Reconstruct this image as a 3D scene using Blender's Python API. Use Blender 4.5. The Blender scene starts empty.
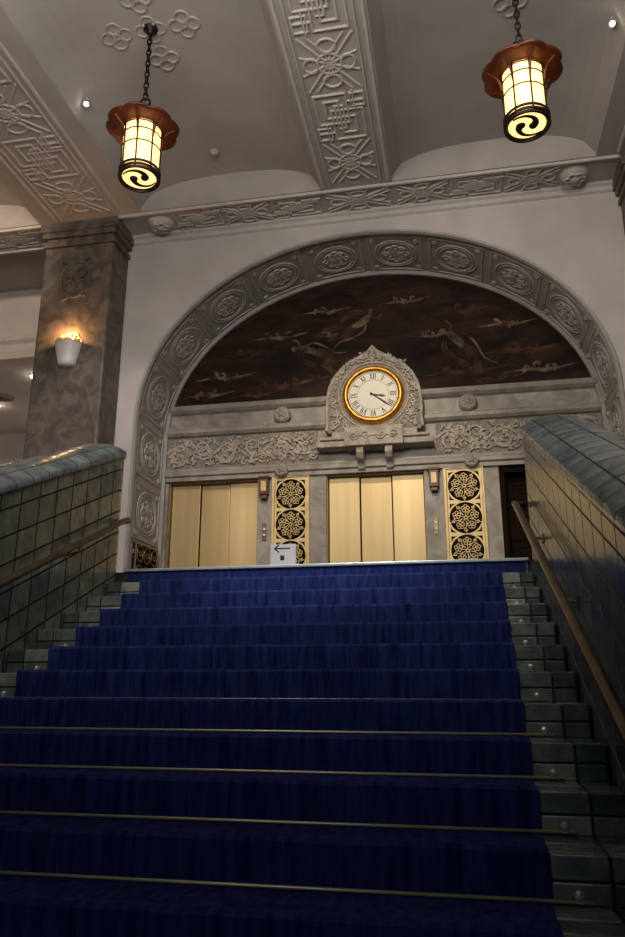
import bpy, math, random
from math import sin, cos, pi, radians, sqrt, atan2
from mathutils import Vector
random.seed(7)
scene = bpy.context.scene
try:
    scene.view_settings.view_transform = 'Standard'
except Exception:
    pass
COL = scene.collection

# ------------------------------------------------------------------ materials
def mat(name, c1, c2=None, rough=0.6, metal=0.0, scale=4.0, detail=6.0, bump=0.0, bscale=None,
        emit=None, estr=0.0, spec=0.5, stretch=None, dist=0.0, ramp=(0.35, 0.7), coat=0.0):
    m = bpy.data.materials.new(name); m.use_nodes = True
    nt = m.node_tree; N = nt.nodes; L = nt.links
    b = N['Principled BSDF']
    b.inputs['Roughness'].default_value = rough
    b.inputs['Metallic'].default_value = metal
    b.inputs['Specular IOR Level'].default_value = spec
    b.inputs['Coat Weight'].default_value = coat
    tc = N.new('ShaderNodeTexCoord'); mp = N.new('ShaderNodeMapping')
    L.new(tc.outputs['Object'], mp.inputs['Vector'])
    if stretch: mp.inputs['Scale'].default_value = stretch
    nz = N.new('ShaderNodeTexNoise'); nz.inputs['Scale'].default_value = scale
    nz.inputs['Detail'].default_value = detail; nz.inputs['Distortion'].default_value = dist
    L.new(mp.outputs['Vector'], nz.inputs['Vector'])
    cr = N.new('ShaderNodeValToRGB')
    c2 = c2 or tuple(x * 0.8 for x in c1)
    cr.color_ramp.elements[0].color = (*c2, 1); cr.color_ramp.elements[1].color = (*c1, 1)
    cr.color_ramp.elements[0].position = ramp[0]; cr.color_ramp.elements[1].position = ramp[1]
    L.new(nz.outputs['Fac'], cr.inputs['Fac']); L.new(cr.outputs['Color'], b.inputs['Base Color'])
    if bump > 0:
        n2 = N.new('ShaderNodeTexNoise'); n2.inputs['Scale'].default_value = bscale or scale * 4
        n2.inputs['Detail'].default_value = 5
        L.new(mp.outputs['Vector'], n2.inputs['Vector'])
        bp = N.new('ShaderNodeBump'); bp.inputs['Strength'].default_value = bump
        bp.inputs['Distance'].default_value = 0.02
        L.new(n2.outputs['Fac'], bp.inputs['Height']); L.new(bp.outputs['Normal'], b.inputs['Normal'])
    if emit:
        b.inputs['Emission Color'].default_value = (*emit, 1)
        b.inputs['Emission Strength'].default_value = estr
    return m

def tilemat(name, c1, c2, mortar, bw, rh, ms=0.012, rough=0.25, offset=0.0, bump=0.6, uv=True, coat=0.1):
    m = bpy.data.materials.new(name); m.use_nodes = True
    nt = m.node_tree; N = nt.nodes; L = nt.links
    b = N['Principled BSDF']; b.inputs['Roughness'].default_value = rough
    b.inputs['Coat Weight'].default_value = coat
    tc = N.new('ShaderNodeTexCoord'); br = N.new('ShaderNodeTexBrick')
    br.offset = offset; br.inputs['Scale'].default_value = 1.0
    br.inputs['Brick Width'].default_value = bw; br.inputs['Row Height'].default_value = rh
    br.inputs['Mortar Size'].default_value = ms; br.inputs['Mortar Smooth'].default_value = 0.3
    br.inputs['Color1'].default_value = (*c1, 1); br.inputs['Color2'].default_value = (*c2, 1)
    br.inputs['Mortar'].default_value = (*mortar, 1)
    L.new(tc.outputs['UV' if uv else 'Object'], br.inputs['Vector'])
    nz = N.new('ShaderNodeTexNoise'); nz.inputs['Scale'].default_value = 9; nz.inputs['Detail'].default_value = 6
    L.new(tc.outputs['Object'], nz.inputs['Vector'])
    mx = N.new('ShaderNodeMix'); mx.data_type = 'RGBA'; mx.blend_type = 'MULTIPLY'
    mx.inputs['Factor'].default_value = 0.8
    cr = N.new('ShaderNodeValToRGB')
    cr.color_ramp.elements[0].color = (0.40, 0.42, 0.42, 1); cr.color_ramp.elements[1].color = (1.3, 1.22, 1.08, 1)
    cr.color_ramp.elements[0].position = 0.3; cr.color_ramp.elements[1].position = 0.72
    L.new(nz.outputs['Fac'], cr.inputs['Fac'])
    L.new(br.outputs['Color'], mx.inputs[6]); L.new(cr.outputs['Color'], mx.inputs[7])
    L.new(mx.outputs[2], b.inputs['Base Color'])
    rg = N.new('ShaderNodeMath'); rg.operation = 'MULTIPLY_ADD'; rg.inputs[1].default_value = 0.6; rg.inputs[2].default_value = rough
    L.new(br.outputs['Fac'], rg.inputs[0]); L.new(rg.outputs[0], b.inputs['Roughness'])
    ad = N.new('ShaderNodeMath'); ad.operation = 'MULTIPLY_ADD'
    ad.inputs[1].default_value = -1.0
    L.new(br.outputs['Fac'], ad.inputs[0]); 
    ml = N.new('ShaderNodeMath'); ml.operation = 'MULTIPLY'; ml.inputs[1].default_value = 0.35
    L.new(nz.outputs['Fac'], ml.inputs[0]); L.new(ml.outputs[0], ad.inputs[2])
    bp = N.new('ShaderNodeBump'); bp.inputs['Strength'].default_value = bump; bp.inputs['Distance'].default_value = 0.012
    L.new(ad.outputs[0], bp.inputs['Height']); L.new(bp.outputs['Normal'], b.inputs['Normal'])
    return m

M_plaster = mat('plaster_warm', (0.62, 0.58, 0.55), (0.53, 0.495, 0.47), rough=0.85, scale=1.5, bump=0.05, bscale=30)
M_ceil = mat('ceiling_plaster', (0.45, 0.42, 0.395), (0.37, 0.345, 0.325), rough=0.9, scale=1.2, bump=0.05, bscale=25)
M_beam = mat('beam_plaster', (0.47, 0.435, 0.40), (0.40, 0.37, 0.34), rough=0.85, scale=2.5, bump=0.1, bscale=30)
M_relief = mat('relief_plaster', (0.60, 0.565, 0.525), (0.51, 0.48, 0.445), rough=0.8, scale=6, bump=0.15, bscale=40)
M_arch = mat('arch_stone', (0.52, 0.49, 0.445), (0.42, 0.395, 0.355), rough=0.8, scale=5, bump=0.2, bscale=50)
M_archrel = mat('arch_relief_stone', (0.62, 0.59, 0.535), (0.48, 0.455, 0.41), rough=0.8, scale=8, bump=0.3, bscale=60)
M_stone = mat('grey_brown_marble', (0.46, 0.41, 0.355), (0.26, 0.225, 0.185), rough=0.5, scale=3, dist=1.2, detail=9, bump=0.08)
M_pillar = mat('pillar_stone', (0.20, 0.165, 0.135), (0.085, 0.068, 0.054), rough=0.6, scale=3.5, dist=1.5, detail=9, bump=0.15)
M_frieze = mat('frieze_stone', (0.58, 0.515, 0.43), (0.36, 0.31, 0.25), rough=0.75, scale=9, bump=0.4, bscale=45)
M_friezebg = mat('frieze_ground_shaded', (0.36, 0.315, 0.265), (0.22, 0.19, 0.155), rough=0.85, scale=14, bump=0.6, bscale=40)  # ground darker than the carving, recess shade put into its colour
M_gold = mat('satin_gold_door', (0.74, 0.56, 0.28), (0.58, 0.42, 0.19), rough=0.42, metal=0.35, scale=1.6, stretch=(2.2, 1, 0.12), detail=3)
M_goldg = mat('gilt_grille', (0.88, 0.68, 0.34), (0.72, 0.53, 0.25), rough=0.5, metal=0.2, scale=6)
M_brass = mat('polished_brass', (0.92, 0.80, 0.48), (0.75, 0.62, 0.34), rough=0.3, metal=0.55, scale=10)
M_silver = mat('silvered_bracket', (0.88, 0.86, 0.80), (0.6, 0.58, 0.52), rough=0.25, metal=0.5, scale=20)
M_frame = mat('dull_door_frame_brass', (0.42, 0.31, 0.16), (0.30, 0.21, 0.10), rough=0.5, metal=0.4, scale=10)
M_bronze = mat('dull_brass_rail', (0.24, 0.175, 0.095), (0.14, 0.10, 0.055), rough=0.34, metal=0.7, scale=8)
M_dark = mat('dark_void', (0.012, 0.008, 0.006), rough=0.9, scale=3, spec=.1)
M_wood = mat('red_brown_wood', (0.20, 0.075, 0.03), (0.10, 0.035, 0.015), rough=0.4, scale=4, stretch=(1, 1, 6))
M_opening = mat('dark_opening_wood', (0.022, 0.012, 0.008), (0.012, 0.007, 0.005), rough=0.9, spec=.05, scale=4, stretch=(1, 1, 6))  # near-black colour puts the right opening's darkness onto its door
M_copper = mat('lantern_copper', (0.19, 0.05, 0.014), (0.08, 0.02, 0.007), rough=0.4, metal=0.3, scale=7)
M_iron = mat('black_iron', (0.02, 0.014, 0.01), rough=0.5, metal=0.5, scale=8)
M_glass = mat('lit_lantern_glass', (0.9, 0.8, 0.5), (0.85, 0.7, 0.4), rough=0.5, emit=(1.0, 0.60, 0.21), estr=2.1, scale=3)
M_shade = mat('white_sconce', (0.85, 0.83, 0.78), rough=0.4, scale=4)
M_warm = mat('sconce_glow', (1, 0.7, 0.35), emit=(1.0, 0.5, 0.15), estr=12, scale=3)
M_bulb = mat('spot_bulb', (1, 0.95, 0.85), emit=(1.0, 0.85, 0.65), estr=22, scale=3)
M_white = mat('white_board', (0.94, 0.94, 0.93), (0.92, 0.92, 0.91), rough=0.5, scale=3)
M_black = mat('black_ink', (0.015, 0.013, 0.012), rough=0.5, scale=3)
M_face = mat('clock_dial', (0.82, 0.77, 0.65), (0.76, 0.70, 0.57), rough=0.5, scale=3)
M_clockrim = mat('clock_gilt_rim', (0.80, 0.38, 0.07), (0.5, 0.20, 0.03), rough=0.3, metal=0.8, scale=12)
M_floor = mat('dark_floor_stone', (0.12, 0.10, 0.09), (0.06, 0.05, 0.045), rough=0.25, scale=2, dist=1)
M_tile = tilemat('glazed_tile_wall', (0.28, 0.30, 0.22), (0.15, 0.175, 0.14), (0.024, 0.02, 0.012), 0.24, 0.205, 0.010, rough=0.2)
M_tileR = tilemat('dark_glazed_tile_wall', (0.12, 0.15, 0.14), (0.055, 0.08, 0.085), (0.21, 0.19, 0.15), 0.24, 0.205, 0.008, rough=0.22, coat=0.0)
M_cap = tilemat('glazed_tile_cap', (0.27, 0.33, 0.34), (0.12, 0.175, 0.21), (0.04, 0.034, 0.028), 0.21, 0.20, 0.007, rough=0.24, coat=.1, bump=.4)
M_st1 = mat('step_tile_pale', (0.40, 0.41, 0.34), (0.20, 0.22, 0.19), rough=0.16, scale=12, bump=0.2, coat=.3)
M_st2 = mat('step_tile_mid', (0.24, 0.265, 0.23), (0.11, 0.13, 0.12), rough=0.16, scale=12, bump=0.2, coat=.3)
M_st3 = mat('step_tile_dark', (0.12, 0.15, 0.145), (0.05, 0.07, 0.07), rough=0.16, scale=12, bump=0.2, coat=.3)
M_nose = mat('pale_metal_nosing', (0.72, 0.76, 0.74), (0.5, 0.54, 0.54), rough=0.3, metal=0.4, scale=9)
M_grout = mat('tile_grout', (0.05, 0.042, 0.03), rough=0.9, scale=10)
M_carpet = mat('blue_carpet', (0.042, 0.060, 0.225), (0.010, 0.016, 0.080), rough=0.95, scale=30, stretch=(1, 0.4, 0.12), bump=0.7, bscale=160, spec=0.08, ramp=(0.3, 0.72))

def mural_mat():
    m = bpy.data.materials.new('painted_mural'); m.use_nodes = True
    nt = m.node_tree; N = nt.nodes; L = nt.links; b = N['Principled BSDF']
    b.inputs['Roughness'].default_value = 0.75; b.inputs['Specular IOR Level'].default_value = 0.2
    tc = N.new('ShaderNodeTexCoord'); mp = N.new('ShaderNodeMapping')
    mp.inputs['Scale'].default_value = (0.55, 1, 1.6)
    L.new(tc.outputs['Object'], mp.inputs['Vector'])
    n = N.new('ShaderNodeTexNoise'); n.inputs['Scale'].default_value = 1.5; n.inputs['Detail'].default_value = 6
    n.inputs['Distortion'].default_value = 2.2; L.new(mp.outputs[0], n.inputs['Vector'])
    cr = N.new('ShaderNodeValToRGB'); e = cr.color_ramp.elements
    e[0].position = 0.3; e[0].color = (0.010, 0.008, 0.006, 1)
    e[1].position = 0.5; e[1].color = (0.028, 0.014, 0.010, 1)
    x = e.new(0.58); x.color = (0.050, 0.019, 0.012, 1)
    x = e.new(0.66); x.color = (0.026, 0.021, 0.014, 1)
    x = e.new(0.76); x.color = (0.085, 0.055, 0.032, 1)
    L.new(n.outputs['Fac'], cr.inputs['Fac']); L.new(cr.outputs[0], b.inputs['Base Color'])
    return m
M_mural = mural_mat()
M_paintA = mat('mural_paint_tan', (0.28, 0.20, 0.14), (0.055, 0.032, 0.022), rough=0.8, scale=5, ramp=(0.36, 0.66), spec=.1)
M_paintB = mat('mural_paint_red', (0.12, 0.065, 0.042), (0.035, 0.017, 0.012), rough=0.8, scale=5, spec=.1)

# ------------------------------------------------------------------ helpers
def new_obj(name, verts, faces, m, parent=None, origin=(0, 0, 0), smooth=False, bevel=0, label=None,
            uvs=None, kind=None, category=None, group=None, midx=None):
    o = Vector(origin)
    me = bpy.data.meshes.new(name)
    me.from_pydata([tuple(Vector(v) - o) for v in verts], [], faces)
    me.update()
    ms = m if isinstance(m, list) else [m]
    for k in ms: me.materials.append(k)
    if midx: me.polygons.foreach_set('material_index', midx)
    if smooth: me.polygons.foreach_set('use_smooth', [True] * len(me.polygons))
    if uvs:
        ul = me.uv_layers.new(name='UVMap')
        for lp in me.loops: ul.data[lp.index].uv = uvs[lp.vertex_index]
    ob = bpy.data.objects.new(name, me)
    COL.objects.link(ob)
    if parent is not None: ob.parent = parent
    else: ob.location = o
    if bevel:
        bv = ob.modifiers.new('bevel', 'BEVEL'); bv.width = bevel; bv.segments = 2; bv.limit_method = 'ANGLE'
    if label: ob['label'] = label
    if kind: ob['kind'] = kind
    if category: ob['category'] = category
    if group: ob['group'] = group
    return ob

def thing(name, origin, label, category, group=None, kind=None):
    e = bpy.data.objects.new(name, None); COL.objects.link(e); e.location = origin
    e.empty_display_size = 0.1
    e['label'] = label; e['category'] = category
    if group: e['group'] = group
    if kind: e['kind'] = kind
    return e

def part(th, name, geo, m, **k):
    return new_obj(name, geo[0], geo[1], m, parent=th, origin=tuple(th.location), **k)

def boxg(x0, x1, y0, y1, z0, z1):
    v = [(x0, y0, z0), (x1, y0, z0), (x1, y1, z0), (x0, y1, z0), (x0, y0, z1), (x1, y0, z1), (x1, y1, z1), (x0, y1, z1)]
    f = [(0, 3, 2, 1), (4, 5, 6, 7), (0, 1, 5, 4), (1, 2, 6, 5), (2, 3, 7, 6), (3, 0, 4, 7)]
    return v, f

def merge(*gs):
    V = []; F = []
    for g in gs:
        n = len(V); V += list(g[0]); F += [tuple(i + n for i in f) for f in g[1]]
    return V, F

def lathe(prof, c, segs=24, axis='Z', cap=False):
    V = []; F = []; n = len(prof)
    for i in range(segs):
        a = 2 * pi * i / segs
        for r, h in prof:
            if axis == 'Z': V.append((c[0] + r * cos(a), c[1] + r * sin(a), c[2] + h))
            else: V.append((c[0] + r * cos(a), c[1] - h, c[2] + r * sin(a)))
    for i in range(segs):
        j = (i + 1) % segs
        for k in range(n - 1):
            F.append((i * n + k, j * n + k, j * n + k + 1, i * n + k + 1))
    return V, F

def tube(pts, r, segs=10, closed=False):
    P = [Vector(p) for p in pts]; n = len(P); V = []; F = []
    up0 = Vector((0.13, 0.21, 0.97))
    for i, p in enumerate(P):
        if closed: t = P[(i + 1) % n] - P[i - 1]
        else: t = P[min(i + 1, n - 1)] - P[max(i - 1, 0)]
        t.normalize()
        a = t.cross(up0)
        if a.length < 0.2: a = t.cross(Vector((1, 0, 0)))
        a.normalize(); b = t.cross(a)
        rr = r[i] if isinstance(r, (list, tuple)) else r
        for k in range(segs):
            an = 2 * pi * k / segs
            V.append(tuple(p + a * (rr * cos(an)) + b * (rr * sin(an))))
    for i in range(n if closed else n - 1):
        j = (i + 1) % n
        for k in range(segs):
            l = (k + 1) % segs
            F.append((i * segs + k, i * segs + l, j * segs + l, j * segs + k))
    if not closed:
        F.append(tuple(range(segs))[::-1]); F.append(tuple((n - 1) * segs + k for k in range(segs)))
    return V, F

def sphere(c, r, seg=12, ring=8):
    prof = [(r * sin(pi * i / ring) + 1e-5, -r * cos(pi * i / ring)) for i in range(ring + 1)]
    return lathe(prof, c, seg)

# relief strokes: list of (points2d, width, closed)
def relief(strokes, fm, h=0.03, base=0.0, jit=0.0004):
    V = []; F = []
    for si, st in enumerate(strokes):
        pts, w = st[0], st[1]; closed = st[2] if len(st) > 2 else False
        n = len(pts); o = len(V); hj = h + jit * (si % 23)
        for i in range(n):
            if closed: a = pts[i - 1]; b = pts[(i + 1) % n]
            else: a = pts[max(i - 1, 0)]; b = pts[min(i + 1, n - 1)]
            p = pts[i]
            dx, dy = b[0] - a[0], b[1] - a[1]; l = math.hypot(dx, dy) or 1
            nx, ny = -dy / l, dx / l
            m = 1.0
            if (closed or 0 < i < n - 1):
                d1 = (p[0] - a[0], p[1] - a[1]); l1 = math.hypot(*d1) or 1
                ca = (d1[0] * dx + d1[1] * dy) / (l1 * l)
                m = 1 / max(0.5, abs(ca))
            ww = (w[i] if isinstance(w, (list, tuple)) else w) * 0.5 * m
            for k, d in ((1.0, base), (0.62, base + hj), (-0.62, base + hj), (-1.0, base)):
                V.append(fm(p[0] + nx * ww * k, p[1] + ny * ww * k, d))
        for i in range(n if closed else n - 1):
            j = (i + 1) % n
            for k in range(3):
                F.append((o + i * 4 + k, o + i * 4 + k + 1, o + j * 4 + k + 1, o + j * 4 + k))
        if not closed:
            F.append((o, o + 3, o + 2, o + 1)); q = o + (n - 1) * 4
            F.append((q, q + 1, q + 2, q + 3))
    return V, F

def circ(cx, cy, rx, ry=None, n=20, a0=0, a1=2 * pi):
    ry = ry or rx
    full = abs(a1 - a0 - 2 * pi) < 1e-6
    m = n if full else n + 1
    return [(cx + rx * cos(a0 + (a1 - a0) * i / n), cy + ry * sin(a0 + (a1 - a0) * i / n)) for i in range(m)]

def rect(x0, y0, x1, y1): return [(x0, y0), (x1, y0), (x1, y1), (x0, y1)]

def spiral(cx, cy, r0, turns, a0, sgn=1, n=22, tail=0.15):
    out = []
    for i in range(n + 1):
        t = i / n; r = r0 * (1 - t) + r0 * tail * t
        a = a0 + sgn * turns * 2 * pi * t
        out.append((cx + r * cos(a), cy + r * sin(a)))
    return out

def fret_knot(s0, L, W, w):
    c = s0 + L / 2; H = W / 2; out = []
    for k in (-1, 1):
        out.append(([(s0 + .03 * L, -k * H * .9), (c - .12 * L, -k * H * .25), (c + .12 * L, k * H * .25), (s0 + .97 * L, k * H * .9)], w))
        out.append(([(s0 + .03 * L, -k * H * .6), (c - .2 * L, -k * H * .1), (c + .2 * L, k * H * .1), (s0 + .97 * L, k * H * .6)], w * .8))
        out.append(([(c - .16 * L, k * H * .95), (c + .16 * L, -k * H * .95)], w * .8))
    out.append((circ(c, 0, L * .17, H * .42, 16), w, True)); out.append((circ(c, 0, L * .08, H * .2, 12), w * .8, True))
    out.append((circ(c - L * .3, 0, L * .11, H * .3, 12), w, True))
    out.append((circ(c + L * .3, 0, L * .11, H * .3, 12), w, True))
    for k in (-1, 1):
        out.append((circ(c, k * H * .62, L * .12, H * .24, 12), w, True))
    return out

def fret_lattice(s0, L, W, w):
    H = W / 2
    return [(rect(s0 + .05 * L, -H * .82, s0 + .62 * L, H * .3), w, True),
           (rect(s0 + .36 * L, -H * .3, s0 + .95 * L, H * .82), w, True),
           (rect(s0 + .18 * L, -H * .5, s0 + .5 * L, H * .0), w, True),
           (rect(s0 + .5 * L, 0, s0 + .82 * L, H * .52), w, True),
           (rect(s0 + .27 * L, -H * .14, s0 + .73 * L, H * .14), w * .8, True),
           (rect(s0 + .06 * L, H * .45, s0 + .30 * L, H * .92), w * .8, True),
           (rect(s0 + .70 * L, -H * .92, s0 + .94 * L, -H * .45), w * .8, True),
           ([(s0 + .0 * L, H * .56), (s0 + .36 * L, H * .56)], w),
           ([(s0 + .62 * L, -H * .56), (s0 + 1.0 * L, -H * .56)], w),
           ([(s0 + .2 * L, H * .3), (s0 + .2 * L, H * .95)], w),
           ([(s0 + .8 * L, -H * .3), (s0 + .8 * L, -H * .95)], w)]

def fret_band(s0, s1, W, w, L=1.0, pat='LK'):
    n = max(1, round((s1 - s0) / L)); l = (s1 - s0) / n; out = []
    for i in range(n):
        f = fret_knot if pat[i % len(pat)] == 'K' else fret_lattice
        out += f(s0 + i * l, l, W, w)
    return out

# ------------------------------------------------------------------ dimensions
CX = -1.14
R, T = 0.16, 0.357
def YK(k): return 2.672 + (k - 5) * T
LZ = 16 * R            # landing level 2.56
YL = YK(16)
YA, YW = 9.76, 11.0    # arch wall face, recessed wall face
ZB = 8.44              # beam underside
def noseline(y): return 0.8 + (y - 2.672) * R / T

# ------------------------------------------------------------------ camera
cam = bpy.data.cameras.new('camera'); camo = bpy.data.objects.new('camera', cam); COL.objects.link(camo)
camo.location = (0, 0, 1.562); camo.rotation_euler = (radians(106), 0, radians(10.9))
cam.sensor_fit = 'VERTICAL'; cam.sensor_height = 24; cam.lens = 24 * 740 / 937
scene.camera = camo

# ------------------------------------------------------------------ structure
S = 'structure'
new_obj('floor', *boxg(-9, 7, -4, YL, -0.2, 0), M_floor, kind=S)
new_obj('floor_landing', *boxg(-12, 7, YL + 0.02, 15.2, LZ - 0.3, LZ), M_floor, origin=(0, YL, LZ), kind=S)
new_obj('wall_left', *boxg(-9.2, -9, -4, 9.1, 0, 9.3), M_plaster, kind=S)
new_obj('wall_right', *boxg(7, 7.2, -4, 15.2, 0, 9.3), M_plaster, kind=S)
new_obj('wall_under_landing', *boxg(-9, 7, YL + .12, YL + .3, 0, LZ - .3), M_plaster, kind=S)

# arch profile
AR, RZ, ZS = 3.47, 2.76, 5.36
def arch_profile(off=0.0, nseg=64, base=LZ):
    pts = []
    for i in range(8): pts.append((CX - AR - off, base + (ZS - base) * i / 8))
    for i in range(nseg + 1):
        a = pi - pi * i / nseg
        pts.append((CX + (AR + off) * cos(a), ZS + (RZ + off) * sin(a)))
    for i in range(7, -1, -1): pts.append((CX + AR + off, base + (ZS - base) * i / 8))
    return pts
inner = arch_profile()
X0, X1, ZT = -5.6, 3.35, 8.5
outer = []
for x, z in inner:
    if z <= ZS + 1e-6: outer.append((X0 if x < CX else X1, z))
    else:
        dx = (x - CX); dz = z - ZS
        t = min(((X1 - CX) / abs(dx)) if abs(dx) > 1e-6 else 1e9, (ZT - ZS) / dz)
        outer.append((CX + dx * t, ZS + dz * t))
ci = [min(range(len(outer)), key=lambda i: abs(outer[i][0] - xx) + abs(outer[i][1] - ZT)) for xx in (X0, X1)]
outer[ci[0]] = (X0, ZT); outer[ci[1]] = (X1, ZT)
V = []; F = []; n = len(inner)
for y in (YA, YW + 0.3):
    for p in inner: V.append((p[0], y, p[1]))
    for p in outer: V.append((p[0], y, p[1]))
for i in range(n - 1):
    F.append((i, i + 1, n + i + 1, n + i)[::-1])
    F.append((2 * n + i, 2 * n + i + 1, 3 * n + i + 1, 3 * n + i))
    F.append((i, 2 * n + i, 2 * n + i + 1, i + 1)[::-1])
    F.append((n + i, n + i + 1, 3 * n + i + 1, 3 * n + i)[::-1])
new_obj('wall_back', V, F, M_plaster, kind=S)

# soffit lining with panels
prof = arch_profile(-0.015, 96)
cum = [0]
for i in range(1, len(prof)):
    cum.append(cum[-1] + math.hypot(prof[i][0] - prof[i - 1][0], prof[i][1] - prof[i - 1][1]))
TOT = cum[-1]
def soff(s, t, d):
    s = max(0, min(TOT - 1e-6, s)); lo, hi = 0, len(cum) - 1
    while hi - lo > 1:
        m = (lo + hi) // 2
        if cum[m] <= s: lo = m
        else: hi = m
    f = (s - cum[lo]) / (cum[lo + 1] - cum[lo])
    def tan_at(i):
        a = prof[max(i - 1, 0)]; b = prof[min(i + 1, len(prof) - 1)]
        l = math.hypot(b[0] - a[0], b[1] - a[1]); return ((b[0] - a[0]) / l, (b[1] - a[1]) / l)
    ta, tb = tan_at(lo), tan_at(lo + 1)
    tx, tz = ta[0] * (1 - f) + tb[0] * f, ta[1] * (1 - f) + tb[1] * f
    x = prof[lo][0] * (1 - f) + prof[lo + 1][0] * f; z = prof[lo][1] * (1 - f) + prof[lo + 1][1] * f
    return (x + tz * d, YA + t, z - tx * d)
D = YW - YA
arch = thing('trim_1', (CX, YA, LZ), 'carved grey stone lining of the big arch with medallion panels', 'arch', kind=S)
V = []; F = []; ns = 150
for i in range(ns + 1):
    for t, d in ((-0.03, 0), (-0.05, .05), (0.0, .06), (0.07, .02), (0.1, 0.0), (D - .1, 0.0), (D - .06, .05), (D, .05)):
        V.append(soff(TOT * i / ns, t, d))
for i in range(ns):
    for k in range(7): F.append((i * 8 + k, (i + 1) * 8 + k, (i + 1) * 8 + k + 1, i * 8 + k + 1))
part(arch, 'soffit_lining', (V, F), M_arch)
NP = 16; pl = TOT / NP
for i in range(NP):
    s0 = i * pl; c = s0 + pl / 2; tc = D / 2 + 0.02; hs, ht = pl * .43, D * .37
    def seg(a, b, n=6): return [(a[0] + (b[0] - a[0]) * j / n, a[1] + (b[1] - a[1]) * j / n) for j in range(n)]
    def rr(m):
        q = rect(c - hs * m, tc - ht * m, c + hs * m, tc + ht * m)
        return seg(q[0], q[1]) + seg(q[1], q[2]) + seg(q[2], q[3]) + seg(q[3], q[0])
    st = [(rr(1.0), .035, True),
          (circ(c, tc, hs * .80, ht * .78, 28), .028, True), (circ(c, tc, hs * .68, ht * .68, 28), .014, True)]
    st.append((circ(c, tc, .035, .035, 10), .035, True))
    for k in range(4):
        a = pi / 4 + k * pi / 2
        st.append((circ(c + .12 * cos(a), tc + .14 * sin(a), .075, .075, 12), .020, True))
        st.append((circ(c + .12 * cos(a), tc + .14 * sin(a), .03, .03, 8), .018, True))
        a = k * pi / 2
        st.append((circ(c + .16 * cos(a), tc + .18 * sin(a), .045, .045, 10), .018, True))
        st.append(([(c, tc), (c + .15 * cos(a), tc + .17 * sin(a))], .016))
    for kx in (-1, 1):
        for ky in (-1, 1):
            st.append((circ(c + kx * hs * .82, tc + ky * ht * .82, .03, .03, 8), .024, True))
    part(arch, 'medallion_panel', relief(st, soff, .014), M_archrel)

# recessed wall with openings
gs = []
ops = [(-4.50, -3.0), (-1.9, -0.38), (0.72, 2.22)]
TOPZ = 4.66
xs = [-4.7] + [v for o in ops for v in o] + [2.45]
for i in range(0, len(xs), 2): gs.append(boxg(xs[i], xs[i + 1], YW, YW + .35, LZ, TOPZ))
gs.append(boxg(-4.7, 2.45, YW, YW + .35, TOPZ, 8.2))
new_obj('wall_recess', *merge(*gs), M_stone, kind=S)
new_obj('wall_shaft', *boxg(-4.7, 2.45, YW + 1.2, YW + 1.3, LZ, TOPZ + .4), M_dark, kind=S)

def mould(name, prof2, x0, x1, y, m):
    V = []; F = []
    for x in (x0, x1):
        for d, z in prof2: V.append((x, y - d, z))
    n = len(prof2)
    for k in range(n - 1): F.append((k, k + 1, n + k + 1, n + k))
    F.append(tuple(range(n))[::-1]); F.append(tuple(range(n, 2 * n)))
    return new_obj(name, V, F, m, origin=(x0, y, prof2[0][1]), kind=S)
xl, xr = CX - AR + .07, CX + AR - .07
mould('trim_2', [(0, 4.66), (.05, 4.66), (.05, 4.72), (.09, 4.74), (.09, 4.80), (.06, 4.83), (.06, 4.86), (0, 4.86)], xl, xr, YW, M_stone)
mould('trim_3', [(0, 5.40), (.06, 5.42), (.10, 5.46), (.10, 5.52), (.05, 5.55), (.05, 5.56), (0, 5.56)], xl, xr, YW, M_stone)
mould('trim_4', [(0, 5.80), (.05, 5.82), (.10, 5.86), (.12, 5.93), (0, 5.95)], xl, xr, YW, M_stone)

# carved frieze (two runs, one each side of the clock)
cx, cz = CX + .03, 5.85
rnd = random.Random(3)
fmw = lambda s, t, d: (s, YW - .031 - d, t)
for (fa, fb) in ((xl, cx - .93), (cx + .93, xr)):
    fr = thing('frieze_relief', ((fa + fb) / 2, YW, 4.87), 'carved stone frieze of dense scrolling foliage above the elevator doors', 'frieze', group='carved lintel friezes')
    part(fr, 'slab', boxg(fa, fb, YW - .03, YW - .001, 4.87, 5.395), M_friezebg)
    st = []; zc = 5.135
    ng = max(2, round((fb - fa) / .40)); L = (fb - fa) / ng
    vine = [(fa + (fb - fa) * i / 120, zc + .12 * sin(2 * pi * i / 120 * ng / 2)) for i in range(121)]
    st.append((vine, .05))
    for i in range(ng):
        c = fa + (i + .5) * L; sg = 1 if i % 2 == 0 else -1
        st.append((spiral(c, zc - sg * .07, .14, 1.3, rnd.random() * 6, sg), [.06 - .03 * j / 22 for j in range(23)]))
        st.append((spiral(c + L * .4, zc + sg * .15, .07, 1.2, rnd.random() * 6, -sg, 12), .035))
        for k in range(46):
            a = rnd.random() * 2 * pi; r = .05 + rnd.random() * .07
            px, pz = c + rnd.uniform(-.5, .5) * L, zc + rnd.uniform(-.21, .21)
            ex, ez = px + r * cos(a + .5), pz + r * sin(a + .5)
            if ex < fa + .03 or ex > fb - .03 or px < fa + .05 or px > fb - .05: continue
            ez = max(4.90, min(5.37, ez))
            st.append(([(px, pz), (px + r * .5 * cos(a), pz + r * .5 * sin(a)), (ex, ez)], [.02, .055, .008]))
    part(fr, 'foliage_carving', relief(st, fmw, .022, jit=.0009), M_frieze)

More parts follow.
